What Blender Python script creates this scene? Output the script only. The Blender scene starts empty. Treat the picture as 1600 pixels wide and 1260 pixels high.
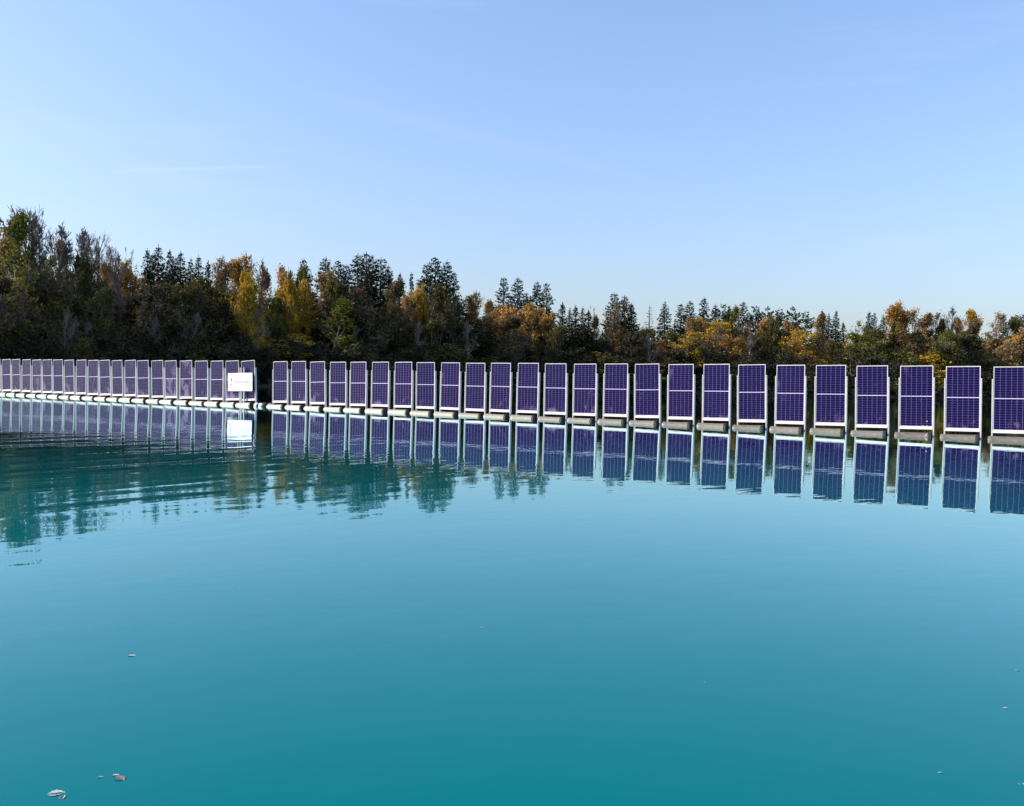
import bpy, math, random
import numpy as np
from mathutils import Matrix, Vector
C = bpy.context
sc = C.scene
col = sc.collection
R = math.radians

# ------------------------------------------------------------------ camera
CAM_H = 1.537
PITCH, ROLL = -1.314, 1.188
cam_data = bpy.data.cameras.new('camera')
cam_data.sensor_width = 36.0
cam_data.lens = 36.0 * 1380.0 / 1600.0
cam_data.clip_start = 0.05
cam_data.clip_end = 12000
cam = bpy.data.objects.new('camera', cam_data)
col.objects.link(cam)
CAMROT = Matrix.Rotation(R(90 + PITCH), 4, 'X') @ Matrix.Rotation(R(ROLL), 4, 'Z')
cam.matrix_world = Matrix.Translation((0, 0, CAM_H)) @ CAMROT
sc.camera = cam

# ------------------------------------------------------------------ light
SUN_AZ = 267.0      # degrees clockwise from +Y (camera forward); 270 = exactly left
SUN_EL = 27.0
world = bpy.data.worlds.new('World')
sc.world = world
world.use_nodes = True
wn, wl = world.node_tree.nodes, world.node_tree.links
for n in list(wn): wn.remove(n)
wo = wn.new('ShaderNodeOutputWorld'); bg = wn.new('ShaderNodeBackground')
sky = wn.new('ShaderNodeTexSky')
sky.sky_type = 'NISHITA'; sky.sun_disc = False
sky.sun_elevation = R(SUN_EL); sky.sun_rotation = R(SUN_AZ)
sky.altitude = 500; sky.air_density = 1.5; sky.dust_density = 3.0; sky.ozone_density = 4.0
bg.inputs['Strength'].default_value = 0.15
# thin high cirrus, a faint veil stretched across the whole sky
tc = wn.new('ShaderNodeTexCoord'); mp = wn.new('ShaderNodeMapping')
mp.inputs['Scale'].default_value = (1.2, 1.2, 9.0); mp.inputs['Rotation'].default_value = (0.10, 0.16, 0.3)
nz = wn.new('ShaderNodeTexNoise'); nz.inputs['Scale'].default_value = 2.2; nz.inputs['Detail'].default_value = 8; nz.inputs['Roughness'].default_value = 0.55
cr = wn.new('ShaderNodeValToRGB'); cr.color_ramp.elements[0].position = 0.56; cr.color_ramp.elements[1].position = 0.80
cr.color_ramp.elements[0].color = (0, 0, 0, 1); cr.color_ramp.elements[1].color = (0.22, 0.22, 0.22, 1)
mix = wn.new('ShaderNodeMix'); mix.data_type = 'RGBA'
mix.inputs['B'].default_value = (2.6, 2.8, 3.1, 1)
tint = wn.new('ShaderNodeMix'); tint.data_type = 'RGBA'; tint.blend_type = 'MULTIPLY'
tint.inputs['Factor'].default_value = 1.0; tint.inputs['B'].default_value = (0.875, 0.93, 1.16, 1)
wl.new(tc.outputs['Generated'], mp.inputs['Vector']); wl.new(mp.outputs['Vector'], nz.inputs['Vector'])
wl.new(nz.outputs['Fac'], cr.inputs['Fac']); wl.new(cr.outputs['Color'], mix.inputs['Factor'])
gam = wn.new('ShaderNodeGamma'); gam.inputs['Gamma'].default_value = 0.8
wl.new(sky.outputs['Color'], gam.inputs['Color']); wl.new(gam.outputs['Color'], tint.inputs['A']); wl.new(tint.outputs['Result'], mix.inputs['A'])
def sky_dir(px, py):
    v = CAMROT.to_3x3() @ Vector(((px - 800) / 1380, (630 - py) / 1380, -1)); v.normalize(); return v
def streak(prev, a, b, width, gain, fade):
    # a faint old vapour trail: a thin arc across the sky between two directions
    n_ = a.cross(b).normalized(); m_ = (a + b).normalized(); half = math.acos(max(-1, min(1, a.dot(b)))) / 2
    def dot(v):
        q = wn.new('ShaderNodeVectorMath'); q.operation = 'DOT_PRODUCT'; q.inputs[1].default_value = v; wl.new(tc.outputs['Generated'], q.inputs[0]); return q.outputs['Value']
    ab = wn.new('ShaderNodeMath'); ab.operation = 'ABSOLUTE'; wl.new(dot(n_), ab.inputs[0])
    r1 = wn.new('ShaderNodeMapRange'); r1.interpolation_type = 'SMOOTHERSTEP'; r1.inputs['From Min'].default_value = width; r1.inputs['From Max'].default_value = 0.0; wl.new(ab.outputs[0], r1.inputs['Value'])
    r2 = wn.new('ShaderNodeMapRange'); r2.interpolation_type = 'SMOOTHSTEP'; r2.inputs['From Min'].default_value = math.cos(half * (1 + fade)); r2.inputs['From Max'].default_value = math.cos(half * (1 - fade)); wl.new(dot(m_), r2.inputs['Value'])
    mm = wn.new('ShaderNodeMath'); mm.operation = 'MULTIPLY'; wl.new(r1.outputs[0], mm.inputs[0]); wl.new(r2.outputs[0], mm.inputs[1])
    m2 = wn.new('ShaderNodeMath'); m2.operation = 'MULTIPLY'; wl.new(mm.outputs[0], m2.inputs[0]); wl.new(nz.outputs['Fac'], m2.inputs[1])
    m3 = wn.new('ShaderNodeMath'); m3.operation = 'MULTIPLY'; wl.new(m2.outputs[0], m3.inputs[0]); m3.inputs[1].default_value = gain
    mx = wn.new('ShaderNodeMix'); mx.data_type = 'RGBA'; wl.new(m3.outputs[0], mx.inputs['Factor']); wl.new(prev, mx.inputs['A']); mx.inputs['B'].default_value = (3.0, 3.05, 3.3, 1)
    return mx.outputs['Result']
res = streak(mix.outputs['Result'], sky_dir(200, 267), sky_dir(415, 261), .0032, .30, .5)
res = streak(res, sky_dir(540, 160), sky_dir(960, 268), .012, .10, .6)
wl.new(res, bg.inputs['Color']); wl.new(bg.outputs['Background'], wo.inputs['Surface'])

sun_d = bpy.data.lights.new('sun', 'SUN')
sun_d.energy = 3.2; sun_d.angle = R(0.53); sun_d.color = (1.0, 0.93, 0.82)
sun = bpy.data.objects.new('sun', sun_d); col.objects.link(sun)
sdir = Vector((math.sin(R(SUN_AZ)) * math.cos(R(SUN_EL)), math.cos(R(SUN_AZ)) * math.cos(R(SUN_EL)), math.sin(R(SUN_EL))))
sun.rotation_euler = sdir.to_track_quat('Z', 'Y').to_euler()

sc.view_settings.view_transform = 'Standard'
sc.view_settings.look = 'None'
sc.view_settings.exposure = 1.0
sc.view_settings.gamma = 1.0
sc.view_settings.use_curve_mapping = False
sc.render.engine = 'CYCLES'
sc.cycles.max_bounces = 6
sc.cycles.transparent_max_bounces = 8

# ------------------------------------------------------------------ helpers
def tag(o, label=None, cat=None, group=None, kind=None):
    if label: o['label'] = label
    if cat: o['category'] = cat
    if group: o['group'] = group
    if kind: o['kind'] = kind
    return o

def empty(name, loc=(0, 0, 0), rot=(0, 0, 0)):
    o = bpy.data.objects.new(name, None); o.empty_display_size = 0.3
    col.objects.link(o); o.location = loc; o.rotation_euler = rot
    return o

def link_mesh(name, me, parent=None, mat=None):
    o = bpy.data.objects.new(name, me); col.objects.link(o)
    if parent: o.parent = parent
    if mat:
        if not me.materials: me.materials.append(mat)
        if me.materials[0] != mat:
            o.material_slots[0].link = 'OBJECT'; o.material_slots[0].material = mat
    return o

def np_mesh(name, V, F, smooth=False):
    """V (n,3), F (m,k) arrays of equal-size faces, or list of such F arrays"""
    if not isinstance(F, list): F = [F]
    V = np.asarray(V, np.float32)
    me = bpy.data.meshes.new(name)
    me.vertices.add(len(V)); me.vertices.foreach_set('co', V.ravel())
    nl = sum(f.size for f in F); nf = sum(len(f) for f in F)
    me.loops.add(nl); me.polygons.add(nf)
    me.loops.foreach_set('vertex_index', np.concatenate([f.ravel() for f in F]).astype(np.int32))
    tot = np.concatenate([np.full(len(f), f.shape[1]) for f in F])
    st = np.concatenate([[0], np.cumsum(tot)[:-1]])
    me.polygons.foreach_set('loop_start', st.astype(np.int32))
    me.polygons.foreach_set('use_smooth', np.full(nf, bool(smooth)))
    me.update(calc_edges=True); me.validate()
    return me

BOXF = np.array([[0, 3, 2, 1], [4, 5, 6, 7], [0, 1, 5, 4], [1, 2, 6, 5], [2, 3, 7, 6], [3, 0, 4, 7]])
class MB:
    def __init__(s): s.v = []; s.f = []; s.n = 0
    def box(s, x0, x1, y0, y1, z0, z1):
        s.v.append(np.array([[x0, y0, z0], [x1, y0, z0], [x1, y1, z0], [x0, y1, z0], [x0, y0, z1], [x1, y0, z1], [x1, y1, z1], [x0, y1, z1]], float))
        s.f.append(BOXF + s.n); s.n += 8; return s
    def quads(s, V, F):
        V = np.asarray(V, float); s.v.append(V); s.f.append(np.asarray(F) + s.n); s.n += len(V); return s
    def mesh(s, name, bevel=0.0, smooth=False):
        me = np_mesh(name, np.vstack(s.v), np.vstack(s.f), smooth)
        if bevel > 0:
            import bmesh
            bm = bmesh.new(); bm.from_mesh(me)
            bmesh.ops.bevel(bm, geom=list(bm.edges), offset=bevel, segments=1, affect='EDGES', clamp_overlap=True)
            bm.to_mesh(me); bm.free()
        return me

def lathe_x(profile, n=20):
    """rings of (x, radius) turned about the x axis"""
    V = []; F = []
    for x, r in profile:
        for k in range(n):
            a = 2 * math.pi * k / n
            V.append((x, r * math.cos(a), r * math.sin(a)))
    for i in range(len(profile) - 1):
        for k in range(n):
            k2 = (k + 1) % n
            F.append((i * n + k, i * n + k2, (i + 1) * n + k2, (i + 1) * n + k))
    return np.array(V), np.array(F)

# ------------------------------------------------------------------ materials
def new_mat(name):
    m = bpy.data.materials.new(name); m.use_nodes = True
    nt = m.node_tree; p = nt.nodes['Principled BSDF']
    return m, nt.nodes, nt.links, p

def simple(name, rgb, rough=0.5, metal=0.0, noise=0.0, nscale=6.0, coat=0.0):
    m, N, L, p = new_mat(name)
    p.inputs['Roughness'].default_value = rough; p.inputs['Metallic'].default_value = metal
    p.inputs['Coat Weight'].default_value = coat
    p.inputs['Base Color'].default_value = (*rgb, 1)
    if noise:
        t = N.new('ShaderNodeTexCoord'); n = N.new('ShaderNodeTexNoise'); n.inputs['Scale'].default_value = nscale; n.inputs['Detail'].default_value = 5
        r = N.new('ShaderNodeValToRGB')
        r.color_ramp.elements[0].color = (*[c * (1 - noise) for c in rgb], 1); r.color_ramp.elements[0].position = 0.3
        r.color_ramp.elements[1].color = (*[min(1, c * (1 + noise * .5)) for c in rgb], 1); r.color_ramp.elements[1].position = 0.65
        L.new(t.outputs['Object'], n.inputs['Vector']); L.new(n.outputs['Fac'], r.inputs['Fac']); L.new(r.outputs['Color'], p.inputs['Base Color'])
    return m

M = {}
M['alu'] = simple('aluminium_frame', (0.70, 0.63, 0.59), 0.42, 0.0, 0.10, 3)
M['post'] = simple('pale_post', (0.47, 0.45, 0.43), 0.5, 0.0, 0.12, 4)
M['backsheet'] = simple('backsheet_grey', (0.125, 0.095, 0.23), 0.35)
M['divider'] = simple('divider_strip', (0.62, 0.52, 0.64), 0.4)
M['black'] = simple('black_cap', (0.012, 0.012, 0.014), 0.6)
M['board'] = simple('sign_white', (0.88, 0.87, 0.86), 0.45)
M['buoy'] = simple('buoy_white', (0.75, 0.72, 0.68), 0.45, 0, 0.2, 9)

def cell_mat():
    m, N, L, p = new_mat('solar_cell')
    tc = N.new('ShaderNodeTexCoord'); at = N.new('ShaderNodeAttribute'); at.attribute_type = 'OBJECT'; at.attribute_name = 'dust'
    oi = N.new('ShaderNodeObjectInfo')
    mp = N.new('ShaderNodeMapping'); mp.vector_type = 'POINT'
    mul = N.new('ShaderNodeMath'); mul.operation = 'MULTIPLY'; mul.inputs[1].default_value = 137.0
    L.new(at.outputs['Fac'], mul.inputs[0]); cb = N.new('ShaderNodeCombineXYZ'); L.new(mul.outputs[0], cb.inputs[0]); L.new(mul.outputs[0], cb.inputs[2])
    L.new(cb.outputs[0], mp.inputs['Location']); mp.inputs['Scale'].default_value = (1.6, 1.0, 0.9); mp.inputs['Rotation'].default_value = (0, 0.45, 0)
    L.new(tc.outputs['Object'], mp.inputs['Vector'])
    n = N.new('ShaderNodeTexNoise'); n.inputs['Scale'].default_value = 1.4; n.inputs['Detail'].default_value = 7; n.inputs['Roughness'].default_value = 0.6; n.inputs['Distortion'].default_value = 1.1
    L.new(mp.outputs[0], n.inputs['Vector'])
    sep = N.new('ShaderNodeSeparateXYZ'); L.new(tc.outputs['Object'], sep.inputs[0])
    # splash dirt gathers near the water
    low = N.new('ShaderNodeMapRange'); low.inputs['From Min'].default_value = 0.75; low.inputs['From Max'].default_value = 0.3
    low.inputs['To Min'].default_value = 0.0; low.inputs['To Max'].default_value = 0.13; L.new(sep.outputs['Z'], low.inputs['Value'])
    a1 = N.new('ShaderNodeMath'); a1.operation = 'ADD'; L.new(n.outputs['Fac'], a1.inputs[0]); L.new(low.outputs[0], a1.inputs[1])
    sb = N.new('ShaderNodeMath'); sb.operation = 'MULTIPLY_ADD'; L.new(at.outputs['Fac'], sb.inputs[0]); sb.inputs[1].default_value = 0.17; L.new(a1.outputs[0], sb.inputs[2])
    r = N.new('ShaderNodeMapRange'); r.interpolation_type = 'SMOOTHSTEP'; r.inputs['From Min'].default_value = 0.62; r.inputs['From Max'].default_value = 0.86; r.inputs['To Max'].default_value = 0.45
    L.new(sb.outputs[0], r.inputs['Value'])
    base = N.new('ShaderNodeMix'); base.data_type = 'RGBA'
    isl = N.new('ShaderNodeNewGeometry')
    base.inputs['A'].default_value = (0.0065, 0.0035, 0.038, 1); base.inputs['B'].default_value = (0.0075, 0.004, 0.045, 1)
    L.new(isl.outputs['Random Per Island'], base.inputs['Factor'])
    mx = N.new('ShaderNodeMix'); mx.data_type = 'RGBA'; mx.inputs['B'].default_value = (0.42, 0.30, 0.44, 1)
    L.new(base.outputs['Result'], mx.inputs['A']); L.new(r.outputs[0], mx.inputs['Factor']); L.new(mx.outputs['Result'], p.inputs['Base Color'])
    p.inputs['Roughness'].default_value = 0.25; p.inputs['IOR'].default_value = 1.25; p.inputs['Specular Tint'].default_value = (0.45, 0.32, 1.0, 1)   # violet anti-glare film
    return m
M['cell'] = cell_mat()

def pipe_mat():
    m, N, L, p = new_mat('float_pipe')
    tc = N.new('ShaderNodeTexCoord'); at = N.new('ShaderNodeAttribute'); at.attribute_type = 'OBJECT'; at.attribute_name = 'brown_share'
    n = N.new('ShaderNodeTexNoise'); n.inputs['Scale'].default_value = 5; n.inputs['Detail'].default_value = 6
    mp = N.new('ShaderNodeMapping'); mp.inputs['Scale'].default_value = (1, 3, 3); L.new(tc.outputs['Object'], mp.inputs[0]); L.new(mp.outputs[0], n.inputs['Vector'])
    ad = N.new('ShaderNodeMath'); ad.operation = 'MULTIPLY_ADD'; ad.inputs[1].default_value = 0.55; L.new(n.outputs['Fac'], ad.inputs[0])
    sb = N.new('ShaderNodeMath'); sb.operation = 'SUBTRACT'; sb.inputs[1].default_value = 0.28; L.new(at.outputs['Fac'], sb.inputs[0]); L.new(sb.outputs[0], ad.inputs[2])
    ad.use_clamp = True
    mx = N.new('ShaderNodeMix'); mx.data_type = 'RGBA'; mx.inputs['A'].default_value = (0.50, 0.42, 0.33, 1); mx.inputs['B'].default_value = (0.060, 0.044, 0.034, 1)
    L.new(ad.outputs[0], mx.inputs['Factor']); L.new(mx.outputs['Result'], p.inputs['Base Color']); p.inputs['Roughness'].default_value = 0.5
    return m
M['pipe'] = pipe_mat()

def bark_mat(name, rgb):
    return simple(name, rgb, 0.9, 0, 0.5, 2.5)
M['scrub'] = None
M['bark_dark'] = bark_mat('bark_dark', (0.045, 0.036, 0.030))
M['bark_grey'] = bark_mat('bark_grey', (0.16, 0.135, 0.115))
M['bark_birch'] = bark_mat('bark_birch', (0.34, 0.30, 0.27))

def leaf_mat(name, a, b, c, trans=0.35):
    m, N, L, p = new_mat(name)
    g = N.new('ShaderNodeNewGeometry'); tc = N.new('ShaderNodeTexCoord'); oi = N.new('ShaderNodeObjectInfo')
    n = N.new('ShaderNodeTexNoise'); n.inputs['Scale'].default_value = 0.34; n.inputs['Detail'].default_value = 3; n.noise_dimensions = '4D'
    mw = N.new('ShaderNodeMath'); mw.operation = 'MULTIPLY'; mw.inputs[1].default_value = 40; L.new(oi.outputs['Random'], mw.inputs[0]); L.new(mw.outputs[0], n.inputs['W'])
    L.new(tc.outputs['Object'], n.inputs['Vector'])
    ad = N.new('ShaderNodeMath'); ad.operation = 'MULTIPLY_ADD'; ad.inputs[1].default_value = 0.45; L.new(g.outputs['Random Per Island'], ad.inputs[0]); L.new(n.outputs['Fac'], ad.inputs[2])
    sb = N.new('ShaderNodeMath'); sb.operation = 'SUBTRACT'; sb.inputs[1].default_value = 0.22; L.new(ad.outputs[0], sb.inputs[0])
    r = N.new('ShaderNodeValToRGB'); e = r.color_ramp.elements
    e[0].position = 0.30; e[0].color = (*a, 1); e[1].position = 0.72; e[1].color = (*c, 1); x = e.new(0.5); x.color = (*b, 1)
    L.new(sb.outputs[0], r.inputs['Fac'])
    d = N.new('ShaderNodeBsdfDiffuse'); t = N.new('ShaderNodeBsdfTranslucent'); ms = N.new('ShaderNodeMixShader'); ms.inputs[0].default_value = trans
    L.new(r.outputs['Color'], d.inputs['Color']); L.new(r.outputs['Color'], t.inputs['Color']); L.new(d.outputs[0], ms.inputs[1]); L.new(t.outputs[0], ms.inputs[2])
    out = [q for q in N if q.type == 'OUTPUT_MATERIAL'][0]; L.new(ms.outputs[0], out.inputs['Surface']); N.remove(p)
    return m
M['needle'] = leaf_mat('needles_dark', (0.018, 0.023, 0.013), (0.036, 0.044, 0.022), (0.075, 0.082, 0.038), 0.12)
M['needle_blue'] = leaf_mat('needles_grey_green', (0.018, 0.028, 0.022), (0.034, 0.050, 0.036), (0.062, 0.082, 0.054), 0.12)
M['larch'] = leaf_mat('larch_gold', (0.16, 0.10, 0.03), (0.34, 0.20, 0.04), (0.50, 0.32, 0.09), 0.35)
M['olive'] = leaf_mat('leaves_olive', (0.045, 0.042, 0.015), (0.100, 0.088, 0.030), (0.19, 0.16, 0.05))
M['green'] = leaf_mat('leaves_green', (0.045, 0.055, 0.014), (0.11, 0.12, 0.025), (0.24, 0.22, 0.04))
M['gold'] = leaf_mat('leaves_gold', (0.21, 0.135, 0.022), (0.42, 0.25, 0.025), (0.66, 0.41, 0.05))
M['orange'] = leaf_mat('leaves_orange', (0.19, 0.105, 0.035), (0.45, 0.235, 0.06), (0.68, 0.41, 0.13))
M['rust'] = leaf_mat('leaves_rust', (0.12, 0.078, 0.036), (0.26, 0.165, 0.07), (0.43, 0.29, 0.13))
M['brown'] = leaf_mat('leaves_brown', (0.060, 0.043, 0.024), (0.14, 0.096, 0.050), (0.25, 0.175, 0.09))
M['twig'] = leaf_mat('twigs_grey_brown', (0.10, 0.078, 0.064), (0.18, 0.14, 0.115), (0.29, 0.235, 0.20), 0.1)
M['scrub'] = leaf_mat('scrub_shade', (0.028, 0.028, 0.015), (0.056, 0.051, 0.027), (0.115, 0.098, 0.052))  # darker leaf copy: shade at the wood's foot put into the colour
M['twig_dark'] = leaf_mat('twigs_dark', (0.06, 0.048, 0.038), (0.11, 0.086, 0.068), (0.19, 0.15, 0.125), 0.1)
M['reed'] = leaf_mat('bank_grass', (0.020, 0.022, 0.010), (0.055, 0.050, 0.022), (0.13, 0.105, 0.05), 0.2)

# water
def water_mat():
    m, N, L, p = new_mat('lake_water')
    tc = N.new('ShaderNodeTexCoord')
    def noise(scale, rotz, sxy, detail, rough=0.5, dist=0.0):
        m0 = N.new('ShaderNodeMapping'); m0.inputs['Rotation'].default_value = (0, 0, -rotz); L.new(tc.outputs['Object'], m0.inputs[0])
        mp = N.new('ShaderNodeMapping'); mp.inputs['Scale'].default_value = (sxy[0], sxy[1], 1)
        L.new(m0.outputs[0], mp.inputs[0])
        n = N.new('ShaderNodeTexNoise'); n.inputs['Scale'].default_value = scale; n.inputs['Detail'].default_value = detail; n.inputs['Roughness'].default_value = rough; n.inputs['Distortion'].default_value = dist
        L.new(mp.outputs[0], n.inputs['Vector']); return n.outputs['Fac']
    def mul(a, k):
        q = N.new('ShaderNodeMath'); q.operation = 'MULTIPLY'; L.new(a, q.inputs[0])
        if isinstance(k, float): q.inputs[1].default_value = k
        else: L.new(k, q.inputs[1])
        return q.outputs[0]
    def add(a, b):
        q = N.new('ShaderNodeMath'); q.operation = 'ADD'; L.new(a, q.inputs[0]); L.new(b, q.inputs[1]); return q.outputs[0]
    # heights in metres
    swell = mul(noise(0.16, 0.4, (1, 1.6), 2), 0.0085)
    mid = mul(noise(1.5, 0.5, (1, 1.6), 2), 0.0018)
    fine = mul(mul(noise(5.0, 0.35, (1, 1.7), 3), noise(0.22, 0.6, (1, 2.2), 2)), 0.00050)
    # old wake: a train of low ripples that crosses the left of the lake
    patch = N.new('ShaderNodeMapRange'); patch.interpolation_type = 'SMOOTHSTEP'
    vd = N.new('ShaderNodeVectorMath'); vd.operation = 'DISTANCE'; vd.inputs[1].default_value = (-10.0, 15.0, 0)
    sc_ = N.new('ShaderNodeMapping'); sc_.vector_type = 'POINT'
    L.new(tc.outputs['Object'], vd.inputs[0]); L.new(vd.outputs['Value'], patch.inputs['Value'])
    patch.inputs['From Min'].default_value = 12.5; patch.inputs['From Max'].default_value = 5.0; patch.inputs['To Min'].default_value = 0.0; patch.inputs['To Max'].default_value = 1.0
    train = noise(1.0, 0.88, (0.14, 1.15), 2, 0.45, 0.35)
    train = mul(mul(train, patch.outputs[0]), 0.016)
    h = add(add(swell, mid), add(fine, train))
    b = N.new('ShaderNodeBump'); b.inputs['Strength'].default_value = 1.0; b.inputs['Distance'].default_value = 1.0
    L.new(h, b.inputs['Height'])
    # clear surface over turbid green water: Fresnel share reflects, the rest comes back from the water body
    fr = N.new('ShaderNodeFresnel'); fr.inputs['IOR'].default_value = 1.333; L.new(b.outputs[0], fr.inputs['Normal'])
    df = N.new('ShaderNodeBsdfDiffuse'); df.inputs['Color'].default_value = (0.0, 0.145, 0.152, 1)
    gl = N.new('ShaderNodeBsdfGlossy'); gl.inputs['Roughness'].default_value = 0.0; gl.inputs['Color'].default_value = (0.73, 0.97, 1, 1); L.new(b.outputs[0], gl.inputs['Normal'])
    # skylight seen at right angles to the sun is polarised, so the sheen falls off faster than plain Fresnel
    pol = N.new('ShaderNodeMapRange'); pol.inputs['From Min'].default_value = 0.065; pol.inputs['From Max'].default_value = 0.69; pol.clamp = True
    L.new(fr.outputs[0], pol.inputs['Value'])
    ms = N.new('ShaderNodeMixShader'); L.new(pol.outputs[0], ms.inputs[0]); L.new(df.outputs[0], ms.inputs[1]); L.new(gl.outputs[0], ms.inputs[2])
    out = [q for q in N if q.type == 'OUTPUT_MATERIAL'][0]; L.new(ms.outputs[0], out.inputs['Surface']); N.remove(p)
    return m
M['water'] = water_mat()

def ground_mat():
    m, N, L, p = new_mat('forest_floor')
    tc = N.new('ShaderNodeTexCoord'); n = N.new('ShaderNodeTexNoise'); n.inputs['Scale'].default_value = 0.35; n.inputs['Detail'].default_value = 9
    r = N.new('ShaderNodeValToRGB'); e = r.color_ramp.elements
    e[0].position = .35; e[0].color = (0.028, 0.030, 0.014, 1); e[1].position = .68; e[1].color = (0.12, 0.082, 0.045, 1)
    L.new(tc.outputs['Object'], n.inputs['Vector']); L.new(n.outputs['Fac'], r.inputs['Fac']); L.new(r.outputs['Color'], p.inputs['Base Color'])
    p.inputs['Roughness'].default_value = .95
    return m
M['ground'] = ground_mat()

# ------------------------------------------------------------------ setting: lake basin, ground, water
rng = np.random.default_rng(7)
SHORE = np.array([(-106, 108), (-69.6, 119), (-43.5, 150), (-15.2, 174), (22, 190), (72.5, 201), (119, 206), (170, 204), (215, 185), (235, 120), (210, 50), (130, 0), (40, -1.5), (0, 0.6), (-30, -1), (-100, -4), (-150, 20), (-160, 70), (-135, 98)], float)
def shore_samples(n=360):
    P = np.vstack([SHORE, SHORE[:1]]); d = np.r_[0, np.cumsum(np.hypot(*np.diff(P, axis=0).T))]
    s = np.linspace(0, d[-1], n, endpoint=False)
    return np.c_[np.interp(s, d, P[:, 0]), np.interp(s, d, P[:, 1])]
SS = shore_samples()
cen = np.array([25., 95.])
dirs = (SS - cen) / np.linalg.norm(SS - cen, axis=1)[:, None]
k_ = np.arange(len(SS))
wob = 0.8 * np.sin(k_ * .61) + 0.6 * np.sin(k_ * 1.37 + 1)
near = (np.abs(SS[:, 0]) < 45) & (SS[:, 1] < 5)
wob[near] *= 0.15
rings = [(-30, -3.0), (-3, -0.9), (-0.5, -0.12), (0.6, 0.18), (2.0, 0.5), (5.0, 0.75), (14, 1.0), (40, 1.5), (110, 2.5), (400, 4), (1500, 5), (6000, 6)]
V = []; n = len(SS)
for off, z in rings:
    P = SS + dirs * (off + wob[:, None] * (1 if off > -5 else 0))
    zz = z + (0.12 * rng.standard_normal(n) if 1 < off < 60 else 0)
    V.append(np.c_[P, np.full(n, 0.) + zz])
V = np.vstack(V); F = []
for i in range(len(rings) - 1):
    a = i * n + k_; b = i * n + (k_ + 1) % n
    F.append(np.c_[a, b, b + n, a + n])
V = np.vstack([V, [[cen[0], cen[1], -6]]])
tri = np.c_[k_, np.full(n, len(V) - 1), (k_ + 1) % n]
g = link_mesh('ground', np_mesh('ground', V, [np.vstack(F)[:, ::-1], tri[:, ::-1]], True), None, M['ground']); tag(g, kind='structure')
w = link_mesh('water', np_mesh('water', [[-260, -60, 0], [330, -60, 0], [330, 300, 0], [-260, 300, 0]], np.array([[0, 1, 2, 3]])), None, M['water'])
tag(w, kind='structure')

# pixel bearing -> point on the lake plane at distance y (metres ahead of the camera)
def shore_y(px):
    return float(np.interp(px, [-200, 0, 400, 680, 960, 1300, 1600, 1900], [112, 120, 150, 175, 190, 201, 206, 206]))
def bearing(px, Y):
    c = CAMROT.to_3x3() @ Vector(((px - 800) / 1380, 0.02, -1)); return c.x / c.y * Y
def top_z(px, py, Y):
    c = CAMROT.to_3x3() @ Vector(((px - 800) / 1380, (630 - py) / 1380, -1)); return CAM_H + c.z / c.y * Y
def px_of(X, Y, Z=1.5):
    q = CAMROT.to_3x3().transposed() @ Vector((X, Y, Z - CAM_H)); return 800 + 1380 * q.x / -q.z

# ------------------------------------------------------------------ solar panels standing in the water
ALPHA = R(31.997)
RX0, RY0 = 13.87, 30.1755
TS = [-58.95, -57.71, -56.47, -55.26, -54.03, -52.79, -51.56, -50.29, -49.04, -47.78, -46.50, -45.24, -44.01, -42.75, -41.40, -40.17, -38.86, -37.54, -36.23, -34.92, -33.67,
      -31.27, -29.9, -28.55, -27.19, -25.84, -24.44, -23.0, -21.66, -20.26, -18.86, -17.5, -16.09, -14.7, -13.29, -11.87, -10.46, -9.05, -7.61, -6.22, -4.81, -3.38, -1.97, -0.55, 0.87, 2.28]
NL = 21
PW = 1.035           # module width
PY = 0.0
def row_point(t, back=0.0):
    return (RX0 + t * math.cos(ALPHA) + back * math.sin(ALPHA), RY0 - t * math.sin(ALPHA) + back * math.cos(ALPHA))
# meshes (local x along the row, -y towards the camera, z up, origin at the water under the left edge of the module)
fr = MB(); d = 0.035; w_ = 0.022
fr.box(0, w_, 0, d, .31, 2.40).box(PW - w_, PW, 0, d, .31, 2.40).box(w_, PW - w_, 0, d, 2.372, 2.40).box(w_, PW - w_, 0, d, .31, .335)
me_frame = fr.mesh('frame', 0.004)
me_back = MB().box(w_, PW - w_, 0.014, 0.026, .335, 2.372).mesh('backsheet')
def cells(z0, z1, nrow):
    b = MB(); x0, x1 = w_ + .010, PW - w_ - .010
    cw = (x1 - x0) / 6; ch = (z1 - z0) / nrow; gx, gz = .0058, .0030
    for i in range(6):
        for j in range(nrow):
            b.box(x0 + i * cw + gx, x0 + (i + 1) * cw - gx, 0.0128, 0.0137, z0 + j * ch + gz, z0 + (j + 1) * ch - gz)
    return b.mesh('cells')
me_cu = cells(1.375, 2.364, 12); me_cl = cells(0.343, 1.335, 12)
me_div = MB().box(w_, PW - w_, 0.006, 0.014, 1.344, 1.366).mesh('divider_strip')
me_post = MB().box(-.046, -.003, -0.012, 0.10, -0.45, 1.995).mesh('side_post', 0.006)
me_postr = MB().box(PW + .003, PW + .046, -0.012, 0.10, -0.45, 1.995).mesh('side_post', 0.006)
me_rail = MB().box(-.002, PW + .002, -0.016, 0.075, .222, .307).mesh('bottom_rail', 0.006)
pv, pf = lathe_x([(-.125, .135), (-.120, .168), (-.10, .182), (0.0, .182), (0.30, .178), (0.55, .1765), (0.8, .178), (0.94, .182)], 24)
me_pipe = np_mesh('float_pipe', np.vstack([pv, [[-.13, 0, 0]]]), [pf, np.array([[len(pv), (k + 1) % 24, k] for k in range(24)])], True)
cv, cf = lathe_x([(0.93, .177), (0.935, .192), (1.025, .192), (1.03, .172), (1.0, .15), (0.998, 0.001)], 24)
me_cap = np_mesh('end_cap', cv, cf, False)

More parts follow.
